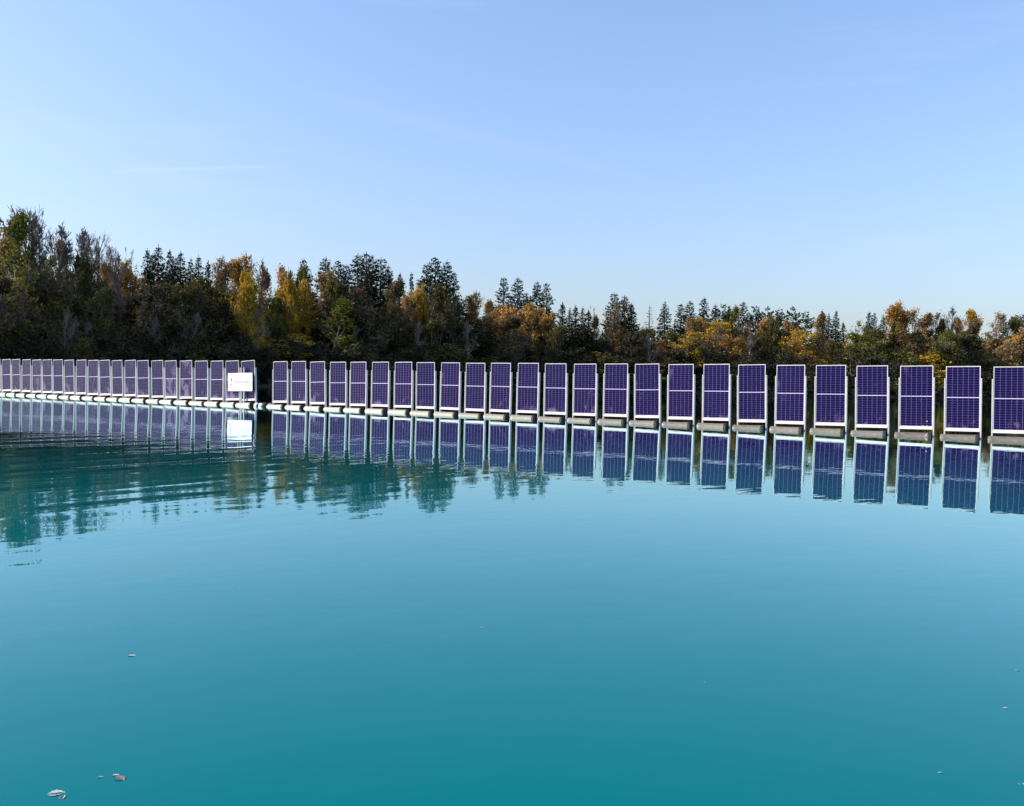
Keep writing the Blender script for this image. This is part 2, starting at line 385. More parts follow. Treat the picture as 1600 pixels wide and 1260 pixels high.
ORD = 'zeroth first second third fourth fifth sixth seventh eighth ninth tenth eleventh twelfth thirteenth fourteenth fifteenth sixteenth seventeenth eighteenth nineteenth twentieth'.split()
def panel_ref(i):
    if i < 11:
        return 'leftmost panel' if i == 0 else f'{ORD[i + 1]} panel from the left edge'
    if i < NL: return f'{ORD[NL - i]} panel left of the gap'
    if i < NL + 12: return f'{ORD[i - NL + 1]} panel right of the gap'
    k = len(TS) - i
    return 'rightmost panel' if k == 1 else f'{ORD[k]} panel from the right edge'
dusty = {3: .45, 4: .95, 5: .9, 7: .8, 9: .5, 10: .75, 12: .9, 13: .6, 14: .4, 15: 1.35, 16: 1.2, 17: .35, 18: .45, 19: 1.15, 20: .3, 22: .35, 23: .55, 26: .45, 33: .45, 34: .35, 35: .4}
prng = random.Random(11)
protos = None
LEAN = np.interp(range(len(TS)), [0, 13, 18, 21, 28, 30, 34, 36, 45], [-2.2, -2.0, -1.8, -1.6, -.9, -.1, -.5, -1.2, -1.2])
PANELS = []
for i, t in enumerate(TS):
    X, Y = row_point(t)
    lean = LEAN[i] + prng.uniform(-.45, .45)
    if i == 20: lean = -3.3
    if i == 19: lean = -2.3
    e = empty('solar_panel', (X, Y, prng.uniform(-.012, .012)), (R(prng.uniform(-1.0, .6)), R(lean), -ALPHA + R(prng.uniform(-1.5, 1.5))))
    du = dusty.get(i, 0.02 + 0.1 * prng.random())
    brown_mix = float(np.interp(i, [0, 24, 30, 34, 38, 45], [0.0, 0.05, 0.38, 0.60, 0.72, 0.80])) + prng.uniform(-.05, .05)  # float colour goes from cream at the left to brown at the right
    ref = panel_ref(i)
    extra = 'streaked with pale dirt' if du > .7 else ('white framed' if i < 30 else 'clean dark')
    tail = ref.replace('panel', 'upright solar panel') + ', ' + {'streaked with pale dirt': 'streaked with pale dirt', 'white framed': 'white framed on its cream float', 'clean dark': 'clean violet cells above a brown float'}[extra]
    if i == 20: tail = 'white framed solar panel leaning left beside the gap, behind the right half of the sign'
    if i == 19: tail = 'dirt streaked solar panel behind the left half of the white sign'
    if i == 43: tail = 'third upright solar panel from the right edge, white chevron painted on its brown float'
    tag(e, tail, 'solar panel', 'upright floating solar panels standing in a row across the lake')
    if protos is None:
        protos = []
        for nm, me, mt in (('frame', me_frame, M['alu']), ('backsheet', me_back, M['backsheet']), ('cells', me_cu, M['cell']), ('cells', me_cl, M['cell']), ('divider_strip', me_div, M['divider']),
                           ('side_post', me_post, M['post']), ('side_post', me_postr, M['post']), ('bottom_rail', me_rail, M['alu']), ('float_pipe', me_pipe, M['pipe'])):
            o = link_mesh(nm, me, e, mt); protos.append(o)
            if nm == 'cells': o['kind'] = 'stuff'; 
            if nm == 'float_pipe': o.location = (0, -.205, -.055)
        kids = protos
        cap0 = link_mesh('end_cap', me_cap, kids[-1], M['black'])
    else:
        kids = []
        for p in protos:
            c = p.copy(); col.objects.link(c); c.parent = e; kids.append(c)
        c = cap0.copy(); col.objects.link(c); c.parent = kids[-1]
    du *= .8; kids[2]['dust'] = du * .7; kids[3]['dust'] = du
    kids[-1]['brown_share'] = brown_mix
    PANELS.append((e, px_of(*row_point(t + .5))))
    if i == 43:   # painted chevron and bird dropping on this one
        a = MB()
        for s in (1,):
            n_ = 6
            for q in range(n_):
                f0, f1 = q / n_, (q + 1) / n_
                th0, th1 = R(161 - s * 30 * f0), R(161 - s * 30 * f1)
                r_ = .1850
                def P(x, th): return (x, r_ * math.cos(th), r_ * math.sin(th))
                a.quads([P(.83 + .06 * f0, th0), P(.845 + .06 * f0, th0), P(.845 + .06 * f1, th1), P(.83 + .06 * f1, th1)], [[0, 1, 2, 3]])
        link_mesh('painted_mark', a.mesh('painted_mark'), kids[-1], M['board'])
        a = MB().box(.845, .868, .0045, .0075, .49, .515).box(.72, .75, .0045, .0075, .348, .362).box(.84, .875, .0045, .0075, .345, .358)
        link_mesh('bird_dropping', a.mesh('bird_dropping', .002), e, M['board'])

# ------------------------------------------------------------------ sign
def text_mesh(txt, size, spacing=1.0):
    cu = bpy.data.curves.new('lettering', 'FONT'); cu.body = txt; cu.size = size; cu.extrude = 0.002; cu.space_character = spacing; cu.resolution_u = 3
    o = bpy.data.objects.new('lettering_tmp', cu); col.objects.link(o)
    me = bpy.data.meshes.new_from_object(o.evaluated_get(C.evaluated_depsgraph_get()))
    bpy.data.objects.remove(o); bpy.data.curves.remove(cu)
    return me
X, Y = row_point(-34.60, -.16)
sg = empty('sign', (X, Y, 0), (0, R(-1.2), -ALPHA))
tag(sg, 'white rectangular name board with small lettering, hung across two panels beside the gap', 'sign')
SW, SH = 1.92, 0.98; z0 = 0.76
bd = link_mesh('board', MB().box(0, SW, 0, .03, z0, z0 + SH).mesh('board', .006), sg, M['board'])
for xx in (1.0, 1.22):
    link_mesh('mounting_strut', MB().box(xx - .03, xx + .03, .032, .10, z0 - .72, z0 + SH + .30).mesh('mounting_strut', .004), sg, M['post'])
m_or = simple('letter_orange', (0.42, 0.12, 0.06), .5); m_bl = simple('letter_blue_grey', (0.09, 0.11, 0.24), .5); m_dk = simple('logo_dark', (0.05, 0.03, 0.10), .5); m_rd = simple('logo_red', (0.45, 0.04, 0.05), .5)
for txt, mt, x0 in (('SINN', m_or, .44), ('POWER', m_bl, .98)):
    me = text_mesh(txt, .20, 1.06)
    co = np.empty(len(me.vertices) * 3, np.float32); me.vertices.foreach_get('co', co); co = co.reshape(-1, 3)
    wd = co[:, 0].max() - co[:, 0].min(); tgt = .50 if txt == 'SINN' else .80
    co[:, 0] *= tgt / wd
    co2 = np.c_[co[:, 0] + x0, -.006 - co[:, 2], co[:, 1] + z0 + .42]; me.vertices.foreach_set('co', co2.astype(np.float32).ravel()); me.update()
    link_mesh('lettering', me, sg, mt)
def arc_band(cx, cz, r, a0, a1, wmax, y=-.0055, n=10):
    b = MB(); P = []
    for k in range(n + 1):
        f = k / n; a = R(a0 + (a1 - a0) * f); ww = wmax * math.sin(math.pi * (0.12 + 0.88 * f)) + .006
        P.append(((cx + (r - ww / 2) * math.cos(a), cz + (r - ww / 2) * math.sin(a)), (cx + (r + ww / 2) * math.cos(a), cz + (r + ww / 2) * math.sin(a))))
    for k in range(n):
        (a, b_), (c, d_) = P[k], P[k + 1]
        vs = [(a[0], y, a[1]), (b_[0], y, b_[1]), (d_[0], y, d_[1]), (c[0], y, c[1]), (a[0], -.0005, a[1]), (b_[0], -.0005, b_[1]), (d_[0], -.0005, d_[1]), (c[0], -.0005, c[1])]
        b.quads(vs, BOXF)
    return b.mesh('logo_mark')
link_mesh('logo_mark', arc_band(.19, z0 + .60, .10, 80, -75, .085), sg, m_dk)
link_mesh('logo_mark', arc_band(.24, z0 + .44, .09, 250, 100, .05), sg, m_rd)
link_mesh('logo_mark', arc_band(.18, z0 + .38, .09, 10, -110, .07), sg, m_dk)

# small floats across the gap
def buoy(t, label, prof, mat, bits=()):
    X, Y = row_point(t, -.1)
    e = empty('float', (X, Y, 0.02), (0, 0, -ALPHA)); tag(e, label, 'float', 'small floats in the gap of the row')
    v, f = lathe_x(prof, 16); link_mesh('body', np_mesh('float_body', v, f, True), e, mat)
    for nm, pr, m2 in bits:
        v, f = lathe_x(pr, 16); link_mesh(nm, np_mesh(nm, v, f, False), e, m2)
buoy(-32.37, 'short white drum float left of the others in the gap', [(-.1, 0.001), (-.1, .15), (-.07, .17), (.07, .17), (.1, .15), (.1, .001)], M['buoy'], [('rim', [(.1, .12), (.14, .12), (.14, .001)], M['black'])])
buoy(-32.02, 'short cream drum float between two others in the gap', [(-.12, 0.001), (-.12, .13), (-.08, .16), (.08, .15), (.13, .12), (.13, .001)], M['buoy'], [('rim', [(-.19, .001), (-.19, .09), (-.12, .09)], M['black'])])
buoy(-31.62, 'black cone shaped float with white end beside the right hand panels', [(-.18, 0.001), (-.17, .21), (-.1, .2), (.09, .06), (.1, .001)], M['black'], [('end_piece', [(.1, .001), (.1, .07), (.24, .19), (.27, .17), (.27, .001)], M['buoy'])])
# coupling cable that joins the floats just above the surface
cb = MB(); 
me_c, fc_ = lathe_x([(-32.55, .001), (-32.55, .018), (-31.3, .018), (-31.3, .001)], 8)
X, Y = row_point(0, -.1)
cbo = link_mesh('cable', np_mesh('cable', me_c, fc_, True), None, M['black']); cbo.location = (X, Y, .10); cbo.rotation_euler = (0, 0, -ALPHA)
tag(cbo, 'dark cable joining the small floats across the gap in the panel row', 'cable')

# ------------------------------------------------------------------ trees
def seg_geo(P0, P1, r0, r1, sides=3):
    P0, P1 = np.asarray(P0, float), np.asarray(P1, float); r0 = np.asarray(r0)[:, None]; r1 = np.asarray(r1)[:, None]
    d = P1 - P0; d /= np.linalg.norm(d, axis=1)[:, None] + 1e-9
    ref = np.where(np.abs(d[:, 2:3]) > .9, [[1., 0, 0]], [[0, 0, 1.]])
    u = np.cross(d, ref); u /= np.linalg.norm(u, axis=1)[:, None]; v = np.cross(d, u)
    n = len(P0); rings = []
    for P, r in ((P0, r0), (P1, r1)):
        for k in range(sides):
            a = 2 * math.pi * k / sides; rings.append(P + r * (math.cos(a) * u + math.sin(a) * v))
    V = np.stack(rings, 1).reshape(-1, 3); base = np.arange(n)[:, None] * (2 * sides); F = []
    for k in range(sides):
        k2 = (k + 1) % sides; F.append(np.hstack([base + k, base + k2, base + sides + k2, base + sides + k]))
    return V, np.vstack(F)

def leaf_geo(c, size, rg, aspect=.6, flat=0.0, axis=None):
    """rhombus leaf clumps at centres c"""
    n = len(c); u = rg.standard_normal((n, 3)) if axis is None else axis + .35 * rg.standard_normal((n, 3))
    u /= np.linalg.norm(u, axis=1)[:, None]
    w = rg.standard_normal((n, 3)); w[:, 2] += flat * 2; v = np.cross(w, u); v /= np.linalg.norm(v, axis=1)[:, None] + 1e-9
    s = (size * rg.uniform(.6, 1.35, n))[:, None]
    off = rg.uniform(-.3, .3, (n, 1))
    V = np.stack([c - u * s, c + v * s * aspect + u * s * off, c + u * s, c - v * s * aspect + u * s * off], 1).reshape(-1, 3)
    return V, np.arange(n * 4).reshape(n, 4)

def conifer(seed, H=20., Rb=3.2, power=.85, step=.42, per=8, droop=.25, up=.0, base=.06, dens=1.0, lump=.25, irregular=.15, spray=.36):
    rg = np.random.default_rng(seed); B0, B1, br = [], [], []; cs, ax, sz = [], [], []
    z = H * base
    while z < H - .25:
        f = (z - H * base) / (H * (1 - base)); L0 = .22 + Rb * (1 - f) ** power * (1 + lump * math.sin(z * 1.7 + seed) * .4)
        L0 = min(L0, Rb * (.55 + 2.5 * f + .2))
        nb = max(4, int(per * (1 - .35 * f))); a0 = rg.uniform(0, 6.28)
        for k in range(nb):
            if rg.random() < irregular: continue
            a = a0 + 6.283 * k / nb + rg.normal(0, .18); L = max(.18, L0 * rg.uniform(.68, 1.18)); dz = -droop * L * (1 - f * .9) + up * L * f
            o = np.array([0, 0, z + rg.uniform(-.15, .15)]); dr = np.array([math.cos(a), math.sin(a), 0])
            mid = o + dr * L * .55 + [0, 0, dz * .65]; tip = o + dr * L + [0, 0, dz + .12 * L]
            B0 += [o, mid]; B1 += [mid, tip]; br += [.045 * L / Rb + .02, .02]
            m = int(max(5, L / .105 * dens)); s = np.sqrt(rg.uniform(.02, 1, m)); side = np.array([-dr[1], dr[0], 0])
            pos = np.where(s[:, None] < .55, o + (mid - o) * s[:, None] / .55, mid + (tip - mid) * (s[:, None] - .55) / .45)
            wd = .30 * L * (1.05 - s)[:, None] * rg.choice([-1, 1], (m, 1)) * rg.uniform(.2, 1, (m, 1))
            pos = pos + side * wd + np.array([0, 0, -1]) * rg.uniform(0, .22, (m, 1)) * (1 + L * .12)
            cs.append(pos); ax.append(dr * .8 + side * np.sign(wd) * .6 + np.array([0, 0, -.35])); sz.append(np.full(m, spray) * (0.55 + .45 * (1 - f)) )
        z += step * rg.uniform(.75, 1.25) * (1 - .40 * f)
    # leader
    lead = np.c_[np.zeros((10, 2)), np.linspace(H - 1.1, H + .02, 10)]; cs.append(lead); ax.append(np.tile([0, 0, 1.], (10, 1)) + rg.normal(0, .4, (10, 3))); sz.append(np.full(10, .16))
    V, F = leaf_geo(np.vstack(cs), np.concatenate(sz), rg, .42, .8, np.vstack(ax))
    crown = np_mesh('conifer_crown', V, F)
    zs = np.linspace(-.5, H, 12); T0 = np.c_[np.zeros((11, 2)), zs[:-1]]; T1 = np.c_[np.zeros((11, 2)), zs[1:]]
    rt = .26 * (1 - (zs + .5) / (H + .5)) ** .8 + .02
    v1, f1 = seg_geo(T0, T1, rt[:-1], rt[1:], 7); v2, f2 = seg_geo(B0, B1, br, [b * .5 for b in br], 3)
    return np_mesh('conifer_trunk', np.vstack([v1, v2]), np.vstack([f1, f2 + len(v1)]), True), crown, H

def decid(seed, H=16., W=4.0, fork=.22, nl=14, n2=7, n3=6, n4=0, upright=.6, leaves=11, lsize=.30, spread=.55, stems=1, top_heavy=0., bare_top=0.):
    rg = np.random.default_rng(seed); S0, S1, R0, R1 = [], [], [], []; tips = []
    def seg(a, b, ra, rb): S0.append(a); S1.append(b); R0.append(ra); R1.append(rb)
    def branch(p, d, L, r, level):
        nseg = 3; q = p.copy(); dd = d.copy(); pts = [(q.copy(), dd.copy())]
        for s in range(nseg):
            dd = dd + rg.normal(0, .12, 3) + np.array([0, 0, .10 * upright]); dd /= np.linalg.norm(dd)
            q2 = q + dd * L / nseg; seg(q, q2, r * (1 - s / nseg * .6), r * (1 - (s + 1) / nseg * .6)); q = q2; pts.append((q.copy(), dd.copy()))
        cnt = (n2, n3, n4)[level - 1] if level <= 3 else 0
        if cnt == 0 or L < .35: tips.append((pts[1][0] + q) / 2); tips.append(q); return
        for c in range(cnt):
            f = rg.uniform(.25, 1.0); k = min(int(f * nseg), nseg - 1); a, b = pts[k][0], pts[k + 1][0]; pp = a + (b - a) * (f * nseg - k)
            ax = rg.standard_normal(3); ax -= ax.dot(dd) * dd; ax /= np.linalg.norm(ax)
            nd = pts[k][1] * (1 - spread * .55) + ax * spread + np.array([0, 0, .22 * upright]); nd /= np.linalg.norm(nd)
            branch(pp, nd, L * rg.uniform(.38, .62), r * .45, level + 1)
    for st in range(stems):
        lean = rg.normal(0, .05 if stems == 1 else .16, 2); q = np.array([0., 0., -.5]); hh = H * (1 if st == 0 else rg.uniform(.75, 1)); n = 10; P = [q]
        for s in range(n):
            lean = lean * .9 + rg.normal(0, .035, 2); q = q + np.array([lean[0], lean[1], 1]) * hh / n; P.append(q)
        for s in range(n):
            r0 = (.011 * hh / (1 + .3 * (stems - 1))) * (1 - s / n) + .02; r1 = (.011 * hh / (1 + .3 * (stems - 1))) * (1 - (s + 1) / n) + .02; seg(P[s], P[s + 1], r0, r1)
        for k in range(max(3, nl // stems)):
            f = fork + (1 - fork) * (k + rg.uniform(0, 1)) / max(3, nl // stems) * .985; i = min(int(f * n), n - 1); pp = P[i] + (P[i + 1] - P[i]) * (f * n - i)
            prof = math.sin(math.pi * min(1, (.18 + .82 * (1 - f) ** (.7 - .3 * top_heavy)) * (.5 + .1 * top_heavy) + .02)) if True else 1
            L = W * (.35 + .75 * prof) * rg.uniform(.7, 1.15) * (.55 + .45 * min(1, (1 - f) * 3.2)); a = rg.uniform(0, 6.283)
            el = upright * .9 + .5 * f + rg.normal(0, .12); d = np.array([math.cos(a) * math.cos(el), math.sin(a) * math.cos(el), math.sin(el)])
            branch(pp, d, L, min(.05 + .012 * L, .8 * max(.022, (.011 * hh / (1 + .3 * (stems - 1))) * (1 - f) + .02)), 1)
    S0, S1 = np.array(S0), np.array(S1); R0, R1 = np.array(R0), np.array(R1)
    tk = 1.7 if leaves == 0 else 1.0
    R0 = np.maximum(R0, .014 * tk); R1 = np.maximum(R1, .010 * tk)
    tips = np.array(tips); topz = max(S1[:, 2].max(), .1)
    k = H / topz; S0[:, 2] *= k; S1[:, 2] *= k; tips[:, 2] *= k
    thin = R0 < .03
    v1, f1 = seg_geo(S0[~thin], S1[~thin], R0[~thin], R1[~thin], 5)
    trunk = np_mesh('tree_trunk', v1, f1, True)
    vt, ft = seg_geo(S0[thin], S1[thin], R0[thin], R1[thin], 3)
    twigs = np_mesh('tree_twigs', vt, ft)
    crown = None
    if leaves:
        keep = tips
        if bare_top: keep = tips[(tips[:, 2] < H * (1 - bare_top)) | (rg.random(len(tips)) < .25)]
        w_ = (rg.random(len(keep)) * np.clip(.6 + .9 * np.sin(keep[:, 0] * 1.1 + seed) * np.sin(keep[:, 1] * 1.3) + .5 * np.sin(keep[:, 2] * .9), .25, 1.6)); cnt = np.round(w_ * 2 * leaves).astype(int)
        c = np.repeat(keep, cnt, 0); c = c + rg.normal(0, .30, c.shape)
        v, f = leaf_geo(c, np.full(len(c), lsize), rg, .62, 0); crown = np_mesh('tree_crown', v, f)
    return trunk, crown, twigs, H

KIN = {}
for k in range(4): KIN['spruce%d' % k] = conifer(20 + k, 20, 3.1 + .3 * k, .78, .40, 9, .30, spray=.34)
KIN['slim0'] = conifer(31, 18, 2.0, .75, .40, 8, .30); KIN['slim1'] = conifer(32, 18, 1.8, .7, .42, 8, .22, irregular=.2)
for k in range(3): KIN['fir%d' % k] = conifer(40 + k, 22, 4.0 + .4 * k, .66, .50, 9, .12, .22, base=.12, lump=.35, irregular=.20, spray=.36, dens=1.1)
KIN['pine0'] = conifer(51, 18, 4.0, .38, .75, 7, -.05, .35, base=.40, lump=1.0, irregular=.3, spray=.48, dens=1.1)
KIN['pine1'] = conifer(52, 18, 3.6, .42, .70, 7, -.05, .3, base=.35, lump=1.0, irregular=.28, spray=.48, dens=1.1)
KIN['larch0'] = conifer(61, 18, 2.3, .8, .75, 6, .05, .1, base=.15, irregular=.3, spray=.26, dens=.75)
DEC = {}
for k in range(4): DEC['leafy%d' % k] = decid(70 + k, 16, 5.0 + .4 * k, .12, 22, 8, 6, 0, .50, 7, .21)
DEC['birch0'] = decid(80, 17, 3.2, .28, 16, 7, 7, 0, .8, 4, .16, .5); DEC['birch1'] = decid(81, 17, 3.0, .25, 16, 7, 7, 0, .85, 4, .16, .5)
DEC['sparse0'] = decid(84, 16, 4.0, .18, 16, 7, 7, 0, .7, 4, .19, .5, bare_top=.18); DEC['sparse1'] = decid(85, 16, 3.6, .15, 16, 7, 7, 0, .75, 4, .19, .5, stems=2, bare_top=.2)
DEC['bare0'] = decid(90, 18, 5.0, .2, 15, 7, 5, 4, .85, 0, .2, .5); DEC['bare1'] = decid(91, 18, 3.8, .2, 13, 7, 5, 4, 1.0, 0, .2, .45); DEC['bare2'] = decid(92, 18, 3.0, .25, 13, 7, 5, 4, .9, 0, .2, .45, stems=2)
for k in range(3): DEC['shrub%d' % k] = decid(100 + k, 7, 2.8, .05, 20, 7, 6, 0, .7, 5, .15, .6, stems=4)
DEC['thicket0'] = decid(110, 8, 2.2, .05, 20, 6, 6, 0, 1.1, 3, .17, .4, stems=5); DEC['thicket1'] = decid(111, 8, 2.4, .05, 20, 6, 6, 0, 1.0, 4, .17, .45, stems=5)
NATW = {}
def natw(me):
    co = np.empty(len(me.vertices) * 3, np.float32); me.vertices.foreach_get('co', co); co = co.reshape(-1, 3)
    r = np.hypot(co[:, 0], co[:, 1]); return 2 * float(np.percentile(r, 96))
for k, v in KIN.items(): NATW[k] = natw(v[1])
for k, v in DEC.items(): NATW[k] = natw(v[1] if v[1] else v[2])

LOOK = {  # colour key -> (material, words)
 'dark': ('needle', 'dark green'), 'blue': ('needle_blue', 'grey green'), 'larch': ('larch', 'golden'),
 'olive': ('olive', 'olive green'), 'green': ('green', 'yellowish green'), 'gold': ('gold', 'golden yellow'), 'orange': ('orange', 'orange'), 'rust': ('rust', 'rust brown'), 'brown': ('brown', 'dull brown'), 'scrub': ('scrub', 'dark'), 'scrub2': ('scrub', 'dusky brown'), 'bare': ('twig', 'bare grey'), 'stem': ('twig', 'pale stemmed')}
KW = {'spruce': ('spruce_tree', 'spruce'), 'slim': ('spruce_tree', 'slim spruce'), 'fir': ('fir_tree', 'broad fir'), 'pine': ('pine_tree', 'round topped pine'), 'larch': ('larch_tree', 'larch'),
      'leafy': ('broadleaf_tree', 'leafy tree'), 'birch': ('birch_tree', 'thin leaved birch'), 'sparse': ('broadleaf_tree', 'half bare tree'), 'bare': ('bare_tree', 'leafless tree'), 'shrub': ('shrub', 'bush'), 'thicket': ('shrub', 'twiggy bush')}
TREES = []
trng = random.Random(5)
GZ = 0.55
def tree(px, py, kind, colr, wpx=None, dy=None, row='back', lean=0.0):
    depth = {'edge': 1.5, 'front': 6, 'mid': 14, 'back': 24, 'deep': 38}[row] + trng.uniform(-1.5, 1.5) if dy is None else dy
    Y = shore_y(px) + depth; X = bearing(px, Y); g0 = 0.25 if row == 'edge' else GZ + .3
    h = top_z(px, py, Y) - g0
    H = (KIN if kind in KIN else DEC)[kind][-1]
    sz = h / H
    sx = sz if wpx is None else (wpx * trng.uniform(.9, 1.15) * (1.62 if kind in KIN else 1.6) / 1380 * Y) / NATW[kind]
    base = ''.join(c for c in kind if not c.isdigit())
    nm, word = KW[base]; mk, cw = LOOK[colr]
    e = empty(nm, (X, Y, g0), (0, R(lean), trng.uniform(0, 6.28) if not lean else 0)); e.scale = (sx, sx, sz)
    if kind in KIN:
        tr, cr_, _ = KIN[kind]; link_mesh('trunk', tr, e, M['bark_dark']); link_mesh('crown', cr_, e, M[mk])
    else:
        tr, cr_, tw, _ = DEC[kind]
        bm_ = M['bark_birch'] if base == 'birch' or colr == 'stem' else M['bark_grey']
        link_mesh('trunk', tr, e, bm_)
        link_mesh('twigs', tw, e, M['twig_dark'] if colr.startswith('scrub') else M['twig'])
        if cr_ is not None: link_mesh('crown', cr_, e, M[mk])
    if base == 'bare' and colr == 'bare': cw = 'grey brown'
    TREES.append([e, px, h, base, cw, word, row])
    return e

